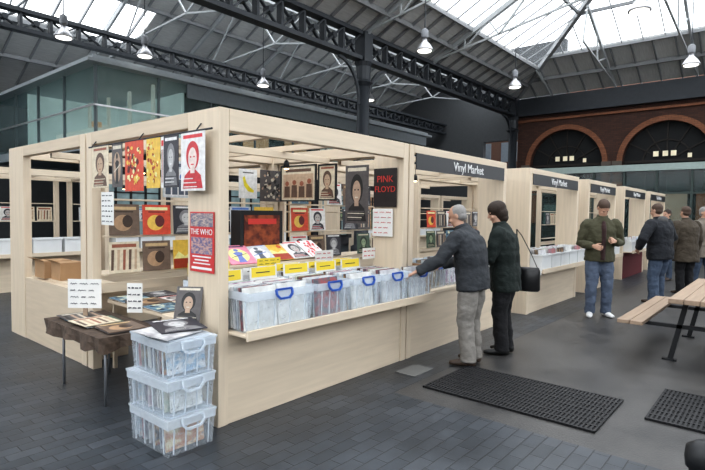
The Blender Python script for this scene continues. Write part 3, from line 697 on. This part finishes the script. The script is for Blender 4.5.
def scribble(w,h,rows,mat,seed=0):
    rd=random.Random(seed); m=MB()
    for i in range(rows):
        z=h/2-h*(i+.7)/(rows+.4); x=-w*.42
        while x<w*.34:
            l=rd.uniform(.03,.07)*w/.25; l=min(l,w*.42-x); n_=6; pts=[(x+l*q/n_,-.004,z+(h/rows*.13)*(1 if q%2 else -1)*rd.uniform(.4,1)) for q in range(n_+1)]
            for q in range(n_): m.bar(pts[q],pts[q+1],.002,h/rows*.06)
            x+=l+.022*w/.25
    return m.mesh('writing',[mat])
def poster(x,y,z,w,h,mat,name='poster',label='',face='y',cat='poster',texts=(),scr=None,group=None,frame=None,tilt=0,des=None,seed=0):
    me=sheet_mesh(w,h,.004,-h/2,des[0],des[1],int(w*100)+seed,name) if des else MB().box(-w/2,w/2,-.002,.002,-h/2,h/2).mesh(name,[mat])
    rz={'y':0,'x':-math.pi/2}.get(face,face)
    r=put(name,me,None,(x,y,z),(tilt,0,rz),label,cat,group)
    for t,size,dz,tm in texts: put('lettering',text_mesh(t,size,tm,.001),r,(0,-.006,dz),TXR)
    if scr: put('writing',scribble(w,h,scr[0],scr[1],int(x*100+y*37)),r)
    if frame:
        b=.018; fm=MB().box(-w/2-b,w/2+b,-.012,.012,h/2,h/2+b).box(-w/2-b,w/2+b,-.012,.012,-h/2-b,-h/2).box(-w/2-b,-w/2,-.012,.012,-h/2-.001,h/2+.001).box(w/2,w/2+b,-.012,.012,-h/2-.001,h/2+.001)
        put('frame',fm.mesh('frame',[frame]),r)
    return r
NL='white handwritten price notice'
pr=[(3.365,.31,10,'portrait',.43,'white poster with red line portrait'),
(3.655,.21,4,'portrait',.40,'black and white portrait print'),
(3.785,.04,0,'stripe',.40,'narrow white print edge'),
(3.93,.21,2,'busy',.40,'yellow and orange crowded print'),
(4.235,.31,3,'busy',.42,'red and orange crowded print'),
(4.545,.19,1,'figure',.38,'dark figure print'),
(4.87,.33,5,'portrait',.38,'cream print with dark portrait')]
for y,w_,pc,st,h_,lb in pr:
    poster(2.155+.004*(int(y*10)%2),y,2.17-h_/2,w_,h_,None,label=lb+' clipped to the end rail',face='x',group='prints hung at the stall end',des=(pc,st),seed=int(y*10))
r=top('hanging_rail','thin black rail under the end beam holding clipped prints','rail',(2.175,3.2,2.18))
put('rail_bar',MB().cyl((0,-.05,0),(0,1.95,0),.008,n=8).mesh('rb',[iron]),r)
for y in (.15,1.0,1.9): put('hook',MB().bar((0,y,0),(.045,y,.06),.008).mesh('hk',[iron]),r)
who=poster(2.214,3.33,1.36,.31,.45,M('whored',(.60,.05,.05),.5),label='red and white concert poster pinned to the stall post',face='x',texts=(('THE WHO',.060,.075,white),))
put('print_photo',MB().box(-.145,.145,-.0045,-.0035,.115,.215,0).mesh('pb',[art(((.7,.7,.7),(.12,.12,.2),(.5,.4,.35)),6,50)]),who)
put('print_crowd',MB().box(-.135,.135,-.0045,-.0035,-.09,.035,0).mesh('pb',[art(((.75,.7,.65),(.1,.1,.25),(.55,.35,.3)),8,58)]),who)
for z0,z1,hw_ in((-.115,-.104,.12),(-.14,-.13,.09),(-.165,-.155,.11),(-.205,-.187,.13)):
    put('print_line',MB().box(-hw_,hw_,-.0045,-.0035,z0,z1).mesh('pb',[white]),who)
poster(2.15,4.72,1.60,.24,.30,paper,'notice',NL+' hanging below the prints','x','notice',scr=(6,inkm))
poster(4.53,3.36,1.87,.31,.42,M('flyer_black',(.02,.015,.015),.4),label='black poster with red lettering on the stall partition',face='x',texts=(('PINK',.10,.09,redp),('FLOYD',.09,-.02,redp)))
poster(4.53,3.76,1.80,.34,.66,None,label='tall dark band poster hanging by the stall partition',face='x',des=(1,'portrait'))
poster(4.52,3.38,1.49,.27,.30,paper,'notice',NL+' with black and red writing','x','notice',scr=(5,redink))
poster(4.53,4.72,1.95,.60,.42,None,'framed_picture','black framed photo display hanging from a rail','x','picture',frame=black,des=(5,'group'))
poster(4.53,4.22,1.95,.26,.40,None,'framed_picture','narrow framed picture hanging from a rail','x','picture',frame=black,des=(5,'portrait'))
poster(4.06,5.12,1.93,.28,.36,None,label='white poster with yellow shape on the back rail',des=(12,'shape'))
poster(4.43,5.12,1.92,.36,.40,None,label='dark poster hung on the back rail',des=(1,'busy'))
poster(3.1,5.12,1.93,.36,.40,None,label='grey poster hung on the back rail',des=(9,'group'))
poster(4.28,4.02,1.10,.30,.12,paper,'notice',NL+' standing over the record boxes','y','notice',scr=(2,redink))
poster(2.75,4.02,1.08,.44,.10,yellow,'notice','yellow price strip standing over the record boxes','y','notice',scr=(2,inkm))
poster(3.4,3.95,1.09,.30,.08,yellow,'notice','yellow price strip standing over the record boxes','y','notice',scr=(2,inkm))
poster(4.45,3.5,1.15,.24,.12,paper,'notice',NL+' propped behind the last box','y','notice',scr=(2,redink))
o=poster(2.04,4.95,.81,.31,.27,paper,'notice',NL+' on a stand on the low table',-.87,'notice',scr=(4,inkm))
put('stand',MB().box(-.02,.02,.003,.015,-.225,.05).box(-.07,.07,-.03,.05,-.232,-.222).mesh('st',[wood_tab]),o)
poster(2.30,4.52,.79,.14,.27,paper,'notice',NL+' propped among the table records',-.87,'notice',scr=(4,inkm))
for i,(x,y,s) in enumerate(((2.42,6.75,.3),(2.45,6.4,.26))):
    r=top('cardboard_box','brown open cardboard box on the low end counter','box',(x,y,.772),group='cardboard boxes')
    put('box_body',MB().box(-s/2,s/2,-s/2,s/2,0,.2).mesh('cb',[cardb]),r)
    put('flap',MB().bar((-s/2,0,.202),(-s/2-.08,0,.24),s,.004).mesh('fl',[cardb]),r)
# ------------------------------------------------------------------ mats
def fmat(x0,x1,y0,y1):
    r=top('floor_mat','black rubber ribbed floor mat lying on the asphalt','mat',((x0+x1)/2,(y0+y1)/2,0),group='rubber floor mats')
    W=(x1-x0)/2;D_=(y1-y0)/2
    put('mat_base',MB().box(-W,W,-D_,D_,0.001,.010).mesh('mb',[M('rubber_dark',(.007,.007,.008),.8)]),r)
    m=MB(); n=int((2*D_)/.032)
    for i in range(n+1):
        y=-D_+.008+(2*D_-.016)*i/n; m.box(-W,W,y-.008,y+.008,.010,.018)
    for i in range(9):
        x=-W+.010+(2*W-.020)*i/8; m.box(x-.010,x+.010,-D_,D_,.010,.019)
    put('mat_ribs',m.mesh('mr',[M('rubber_rib',(.016,.016,.018),.6)]),r)
fmat(4.0,4.87,1.02,2.5); fmat(4.55,5.45,-.7,.80)
mb=MB(); mb.box(4.2,4.55,2.72,2.95,.001,.006); put('drain_cover',mb.mesh('dc',[M('concrete_pale',(.15,.15,.145),.8)]),label='pale concrete drain cover in the floor near the stall',cat='drain cover')
# ------------------------------------------------------------------ picnic table
r=top('picnic_table','wooden picnic table with attached benches on black metal legs','table',(6.2,.22,0))
def pl(n,x0,x1,y0,y1,z0,z1,k_,mat):
    m=MB(); w_=(y1-y0)/k_
    for i in range(k_): m.box(x0,x1,y0+i*w_+.003,y0+(i+1)*w_-.003,z0,z1)
    put(n,m.mesh(n,[mat]),r,bevel=.004)
pl('tabletop',0,2.35,0,.70,.70,.75,5,wood_tab); pl('bench_seat',.10,2.35,.94,1.20,.41,.45,2,wood_tab)
pl('bench_seat',.10,2.35,-.50,-.24,.41,.45,2,wood_tab)
for x in(.45,1.9):
    m=MB()
    m.bar((x,.14,.70),(x,.02,0.02),.05,.05); m.bar((x,.58,.70),(x,.72,0.02),.05,.05); m.bar((x,-.46,.39),(x,1.18,.39),.05,.04); m.bar((x,.06,.68),(x,.66,.68),.05,.04)
    m.box(x-.03,x+.03,-.04,.08,0,.02); m.box(x-.03,x+.03,.66,.80,0,.02)
    put('leg_frame',m.mesh('lf',[black]),r)
r=top('bollard','short black cast metal bollard standing on the paving','bollard',(2.80,.25,0))
put('post',MB().loft([((0,0,0),.10,.10),((0,0,.06),.10,.10),((0,0,.09),.06,.06),((0,0,.46),.055,.055)],20).mesh('p',[black],True),r)
put('cap',MB().loft([((0,0,.46),.07,.07),((0,0,.50),.075,.075),((0,0,.55),.07,.07),((0,0,.58),.03,.03)],20).mesh('p',[black],True),r)
# ------------------------------------------------------------------ people
tex=bpy.data.textures.new('folds','CLOUDS'); tex.noise_scale=.11; tex.noise_depth=2
def remesh(mb,name,mats,voxel,it=3,disp=0):
    me=mb.mesh(name,mats); o=bpy.data.objects.new('tmp',me); COL.objects.link(o)
    r_=o.modifiers.new('r','REMESH'); r_.mode='VOXEL'; r_.voxel_size=voxel
    s_=o.modifiers.new('s','SMOOTH'); s_.factor=.5; s_.iterations=it
    if disp:
        d_=o.modifiers.new('d','DISPLACE'); d_.texture=tex; d_.strength=disp; d_.mid_level=.42; d_.texture_coords='LOCAL'
    dg=bpy.context.evaluated_depsgraph_get(); out=bpy.data.meshes.new_from_object(o.evaluated_get(dg))
    bpy.data.objects.remove(o); out.name=name; out.materials.clear()
    for m in mats: out.materials.append(m)
    out.polygons.foreach_set('use_smooth',[True]*len(out.polygons)); return out
def hand(mb,w,d,n,t,curl=.5,s=1):
    d=V(d).normalized(); n=V(n); n=(n-d*n.dot(d)).normalized(); t=V(t); t=(t-d*t.dot(d)-n*t.dot(n)).normalized()
    mb.loft([(w-d*.02,.027*s,.022*s,t),(w+d*.02*s,.034*s,.018*s,t),(w+d*.06*s,.042*s,.016*s,t),(w+d*.09*s,.040*s,.012*s,t)],12)
    for i,l in enumerate((.068,.078,.072,.056)):
        p0=w+d*.082*s+t*(.030-.0205*i)*s; pts=[(p0,.0095*s)]; ang=curl*.6; dd=d+t*(.12-.08*i)
        q=p0
        for sg in(.42,.32,.26):
            v=dd.normalized()*math.cos(ang)+n*math.sin(ang); q=q+v*l*sg*s; pts.append((q,.0085*s)); ang+=curl*.8
        mb.limb(pts,8)
    p0=w+d*.022*s+t*.026*s; q=p0+(d*.6+t*.62+n*.35).normalized()*.042*s; q2=q+(d*.85+t*.2+n*.4).normalized()*.034*s
    mb.limb([(p0,.013*s),(q,.0105*s),(q2,.009*s)],8)
skinm=M('skin',(.50,.30,.215),.55,var=.08); eyew=M('eye',(.03,.02,.02),.2); lipm=M('lip',(.42,.18,.15),.5)
def person(loc,heading,H,label,jm,tm,shoe,hairm,lean=0,hunch=0,armL=None,armR=None,feet=((-.1,0,8),(.1,0,-8)),hyaw=0,hpitch=0,hem=.80,flare=1.,hair='short',bulk=1.,curl=.5,shirt=None,hood=False,kneeb=.02,legw=1.,group='people in the market'):
    s=H/1.75; T=lambda v:V(v)*s
    la=math.radians(lean); lb=math.radians(lean+hunch)
    P=V((0,-math.sin(la)*.12,.93)); U_=V((0,math.sin(la),math.cos(la))); Ub=V((0,math.sin(lb),math.cos(lb)))
    W=P+U_*.12; C=P+U_*.30; S=C+Ub*.19; Nk=C+Ub*.25
    hc=Nk+(Ub*.75+V((0,.35,.5))*.3).normalized()*.165
    Rh=Matrix.Rotation(math.radians(hyaw),3,'Z')@Matrix.Rotation(math.radians(-hpitch),3,'X')
    b=MB(); j=MB(); t=MB()
    b.loft([(T(P-U_*.10),.10*s,.08*s),(T(P),.15*s,.105*s),(T(W),.135*s,.10*s),(T(C),.155*s,.11*s),(T(C+Ub*.1),.165*s,.105*s),(T(S),.15*s,.08*s),(T(Nk),.07*s,.065*s)],18)
    b.limb([(T(Nk-Ub*.05),.062*s),(T(hc-V((0,0,.06))),.055*s)],14)
    h0=T(hc)
    def hp(v): return h0+Rh@(V(v)*s)
    b.ell(hp((0,-.012,.032)),.076*s,.095*s,.088*s,Rh); b.ell(hp((0,.02,-.035)),.06*s,.070*s,.082*s,Rh); b.ell(hp((0,.052,-.093)),.030*s,.030*s,.022*s,Rh)
    b.limb([(hp((0,.086,.012)),.008*s),(hp((0,.106,-.026)),.0125*s)],8)
    for q in(-1,1):
        b.ell(hp((q*.076,-.008,-.008)),.011*s,.020*s,.032*s,Rh); b.ell(hp((q*.03,.078,.022)),.022*s,.012*s,.008*s,Rh)
        b.ell(hp((q*.034,.066,-.035)),.022*s,.02*s,.02*s,Rh)
    b.ell(hp((0,.086,-.058)),.02*s,.009*s,.010*s,Rh)
    shoes=[]
    for q,A in((-1,armL),(1,armR)):
        sh=C+Ub*.165+V((q*.185*bulk,0,0))
        if A is None: A=(V((q*.05,-.02,-.29)),V((q*.06,.05,-.54)),V((-q,0,0)))
        el=sh+V(A[0]); wr=sh+V(A[1]); pn=V(A[2])
        b.limb([(T(sh),.050*s),(T(sh.lerp(el,.5)),.043*s),(T(el),.036*s),(T(el.lerp(wr,.35)),.036*s),(T(wr),.025*s)],12)
        d=(wr-el).normalized(); th=V(A[3]) if len(A)>3 else V((0,1,0.2))
        hand(b,T(wr)+d*.01,d,pn,th,curl,s)
        k=bulk
        j.limb([(T(sh+V((-q*.02,0,-.0))),.076*s*k),(T(sh.lerp(el,.5)),.064*s*k),(T(el),.057*s*k),(T(el.lerp(wr,.5)),.052*s*k)],14)
        j.loft([(T(el.lerp(wr,.45)),.052*s*k,.052*s*k),(T(el.lerp(wr,.97)),.042*s*k,.042*s*k)],14)
    for q,(fx,fy,yaw) in zip((-1,1),feet):
        hip=P+V((q*.088,0,-.03)); an=V((fx,fy,.085)); kn=hip.lerp(an,.5)+V((q*.01,kneeb+.015,0))
        b.limb([(T(hip),.08*s),(T(hip.lerp(kn,.5)),.068*s),(T(kn),.05*s),(T(kn.lerp(an,.35)),.05*s),(T(an),.034*s)],12)
        yr=math.radians(yaw); fd=V((-math.sin(yr),math.cos(yr),0))
        b.limb([(T(an+fd*-.03+V((0,0,-.045))),.03*s),(T(an+fd*.12+V((0,0,-.055))),.024*s)],10)
        t.limb([(T(hip+V((0,0,.02))),.105*s),(T(hip.lerp(kn,.5)),.093*s*legw),(T(kn),.074*s*legw),(T(kn.lerp(an,.4)),.070*s*legw)],14)
        t.loft([(T(kn.lerp(an,.35)),.070*s*legw,.072*s*legw),(T(kn.lerp(an,.8)),.064*s*legw,.068*s*legw),(T(an+V((0,0,-.035))),.063*s*legw,.072*s*legw)],14)
        sm=MB(); sd=V((fd.y,-fd.x,0))
        sm.loft([(T(an+fd*-.085+V((0,0,-.045))),.025*s,.03*s,sd),(T(an+fd*-.06+V((0,0,-.04))),.038*s,.043*s,sd),(T(an+fd*.0+V((0,0,-.03))),.042*s,.053*s,sd),(T(an+fd*.09+V((0,0,-.048))),.046*s,.036*s,sd),(T(an+fd*.165+V((0,0,-.057))),.042*s,.027*s,sd),(T(an+fd*.2+V((0,0,-.062))),.022*s,.018*s,sd)],14)
        shoes.append(sm)
    t.loft([(T(P-V((0,0,.12))),.11*s,.10*s),(T(P-V((0,0,.05))),.17*s*bulk,.125*s*bulk),(T(P+U_*.05),.165*s*bulk,.12*s*bulk),(T(P+U_*.1),.15*s*bulk,.115*s*bulk)],20)
    hz=hem-.93; k=bulk
    rings=[]
    if hz<-.2: rings+= [(T(P+V((0,0,hz))),.20*s*k*flare,.16*s*k*flare),(T(P+V((0,0,hz*.5))),.19*s*k*(1+flare)/2,.15*s*k)]
    else: rings+= [(T(P+U_*hz),.185*s*k*flare,.14*s*k*flare)]
    rings+=[(T(P),.182*s*k,.142*s*k),(T(W),.170*s*k,.135*s*k),(T(C),.190*s*k,.142*s*k),(T(C+Ub*.1),.200*s*k,.135*s*k),(T(S-Ub*.01),.178*s*k,.105*s*k),(T(S+Ub*.035),.115*s*k,.088*s*k),(T(Nk+Ub*.03),.076*s,.078*s)]
    j.loft(rings,24)
    root=put('person',remesh(b,'person_body',[skinm],.006,3),None,loc,(0,0,math.radians(heading-90)),label,'person',group)
    put('jacket',remesh(j,'jacket',[jm],.011,3,.035),root)
    put('trousers',remesh(t,'trousers',[tm],.011,3,.032),root)
    for sm in shoes: put('shoe',remesh(sm,'shoe',[shoe],.008,2),root)
    c=MB(); c.loft([(T(Nk+Ub*.005),.084*s,.084*s),(T(Nk+Ub*.058),.074*s,.076*s)],20)
    put('collar',remesh(c,'collar',[jm],.008,2),root)
    if hood:
        c=MB(); c.ell(T(Nk+V((0,-.075,-.005))),.12*s,.07*s,.075*s); put('hood',remesh(c,'hood',[hood],.01,2,.02),root)
    hm=MB()
    if hair=='bob':
        hm.ell(hp((0,-.020,.045)),.098*s,.112*s,.095*s,Rh); hm.ell(hp((0,-.045,-.02)),.104*s,.086*s,.09*s,Rh); hm.ell(hp((0,-.050,-.075)),.096*s,.07*s,.060*s,Rh)
    elif hair=='thin':
        hm.ell(hp((0,-.028,.036)),.081*s,.090*s,.083*s,Rh); hm.ell(hp((0,-.045,-.02)),.074*s,.06*s,.055*s,Rh)
    else:
        hm.ell(hp((0,-.022,.048)),.083*s,.099*s,.084*s,Rh); hm.ell(hp((0,-.045,-.01)),.078*s,.062*s,.06*s,Rh)
    put('hair',remesh(hm,'hair',[hairm],.008,2,.012),root)
    for q in(-1,1): put('eye',MB().ell(hp((q*.028,.0815,.002)),.010*s,.008*s,.0045*s,Rh).mesh('eye',[eyew],True),root)
    put('mouth',MB().ell(hp((0,.0945,-.058)),.019*s,.004*s,.004*s,Rh).mesh('mouth',[lipm],True),root)
    if shirt:
        f_=MB(); f_.loft([(T(P+U_*(hz+.02)+V((0,.05,0))),.06*s,.150*s),(T(W+V((0,.045,0))),.055*s,.155*s),(T(C+V((0,.04,0))),.055*s,.165*s),(T(C+Ub*.12+V((0,.035,0))),.05*s,.150*s),(T(S+Ub*.02+V((0,.01,0))),.042*s,.11*s)],16)
        put('shirt',remesh(f_,'shirt',[shirt],.01,3),root)
    return root
def cloth(name,c,var=.3,sc=11,b=.9): return M(name,c,.85,var=var,scale=sc,bump=b,stretch=(1,1,1.4))
gj=cloth('grey_jacket',(.036,.040,.046)); ltr=cloth('grey_trouser',(.24,.225,.205)); bsh=M('shoe_brown',(.06,.04,.03),.5)
greyh=M('grey_hair',(.28,.27,.26),.8,scale=60,bump=.3); dkh=M('dark_hair',(.03,.018,.012),.7,scale=60,bump=.3); brh=M('brown_hair',(.08,.05,.035),.7,scale=60,bump=.3)
person((4.97,2.53,0),96,1.71,'elderly person in dark grey jacket and pale trousers leaning over boxes',gj,ltr,bsh,greyh,lean=7,hunch=15,
 armL=(V((-.12,.14,-.24)),V((-.24,.34,-.36)),V((0,0,-1)),V((1,0,0))),armR=(V((.06,.12,-.26)),V((-.05,.34,-.34)),V((0,0,-1)),V((-1,0,0))),
 feet=((-.10,-.02,12),(.13,.0,-12)),hyaw=10,hpitch=22,hem=.82,bulk=1.22,hair='thin',legw=1.2)
bc=cloth('black_green_jacket',(.011,.018,.016)); bt=cloth('black_trouser',(.010,.010,.012))
person((5.62,2.45,0),105,1.73,'person in dark green-black jacket and black trousers looking down at records',bc,bt,M('black_shoe',(.01,.01,.01),.4),dkh,lean=4,hunch=8,
 armL=(V((-.03,.08,-.27)),V((.04,.30,-.36)),V((0,0,-1)),V((1,0,0))),armR=(V((.06,.05,-.28)),V((.02,.27,-.38)),V((0,0,-1)),V((-1,0,0))),
 feet=((-.09,0,10),(.10,-.03,-14)),hyaw=25,hpitch=18,hem=.74,flare=1.0,bulk=1.2,hair='bob',legw=1.15)
r=top('shoulder_bag','black leather shoulder bag with white tag hanging at the hip','bag',(5.96,2.30,.70),(0,0,math.radians(15)))
m=MB().loft([((0,0,0),.05,.11),((0,0,.02),.06,.13),((0,0,.24),.055,.125),((0,0,.28),.03,.11)],16,side=(1,0,0)); put('bag_body',m.mesh('bb',[M('black_leather',(.012,.012,.013),.35)],True),r)
m=MB(); pts=[(-.0,-.10,.26),(-.04,-.02,.45),(-.12,.08,.66),(-.16,.13,.73),(-.07,.13,.50),(0,.10,.26)]
for i in range(5): m.bar(pts[i],pts[i+1],.014,.005)
put('strap',m.mesh('st',[black]),r)
put('tag',MB().box(-.02,.03,-.135,-.13,.20,.34).mesh('tg',[white]),r)
olive=cloth('olive_jacket',(.070,.068,.040)); jeans=cloth('jeans',(.085,.11,.16)); wsh=M('white_trainer',(.7,.7,.7),.5)
person((8.81,2.27,0),212,1.84,'standing person in olive jacket and blue jeans looking down at hands',olive,jeans,wsh,brh,lean=2,hunch=10,
 armL=(V((-.07,-.04,-.28)),V((.09,.21,-.24)),V((1,0,-.3)),V((0,0,1))),armR=(V((.07,-.02,-.29)),V((-.05,.22,-.32)),V((-1,0,-.3)),V((0,0,1))),
 feet=((-.11,.02,14),(.13,.06,-18)),hyaw=12,hpitch=42,hem=.84,bulk=1.18,shirt=cloth('dark_shirt',(.05,.025,.025)),curl=.9,legw=1.12)
navy=cloth('navy_jacket',(.014,.016,.021)); dj=cloth('dark_jeans',(.06,.085,.13))
person((10.92,1.78,0),70,1.82,'person seen from behind in dark hooded jacket and jeans',navy,dj,bsh,brh,lean=3,hunch=6,
 armL=(V((-.20,.0,-.24)),V((-.09,.14,-.42)),V((1,0,0)),V((0,1,0))),armR=(V((.20,.0,-.24)),V((.09,.14,-.42)),V((-1,0,0)),V((0,1,0))),
 feet=((-.14,0,8),(.16,.08,-12)),hem=.78,bulk=1.4,hpitch=8,hood=cloth('grey_hood',(.08,.08,.08)),legw=1.25)
brown=cloth('brown_coat',(.060,.047,.033))
person((12.6,1.58,0),50,1.80,'person in brown coat standing in the aisle',brown,bt,bsh,brh,lean=2,hunch=4,hem=.66,bulk=1.3,legw=1.15)
person((13.6,1.42,0),240,1.80,'person in pale grey coat walking down the aisle',cloth('pale_coat',(.20,.175,.145)),dj,bsh,greyh,lean=2,feet=((-.1,.12,5),(.1,-.10,-5)),hem=.70,bulk=1.25)
person((15.0,2.3,0),150,1.76,'person in dark clothes near a distant stall',bc,dj,bsh,dkh,lean=2,hem=.8,bulk=1.15)
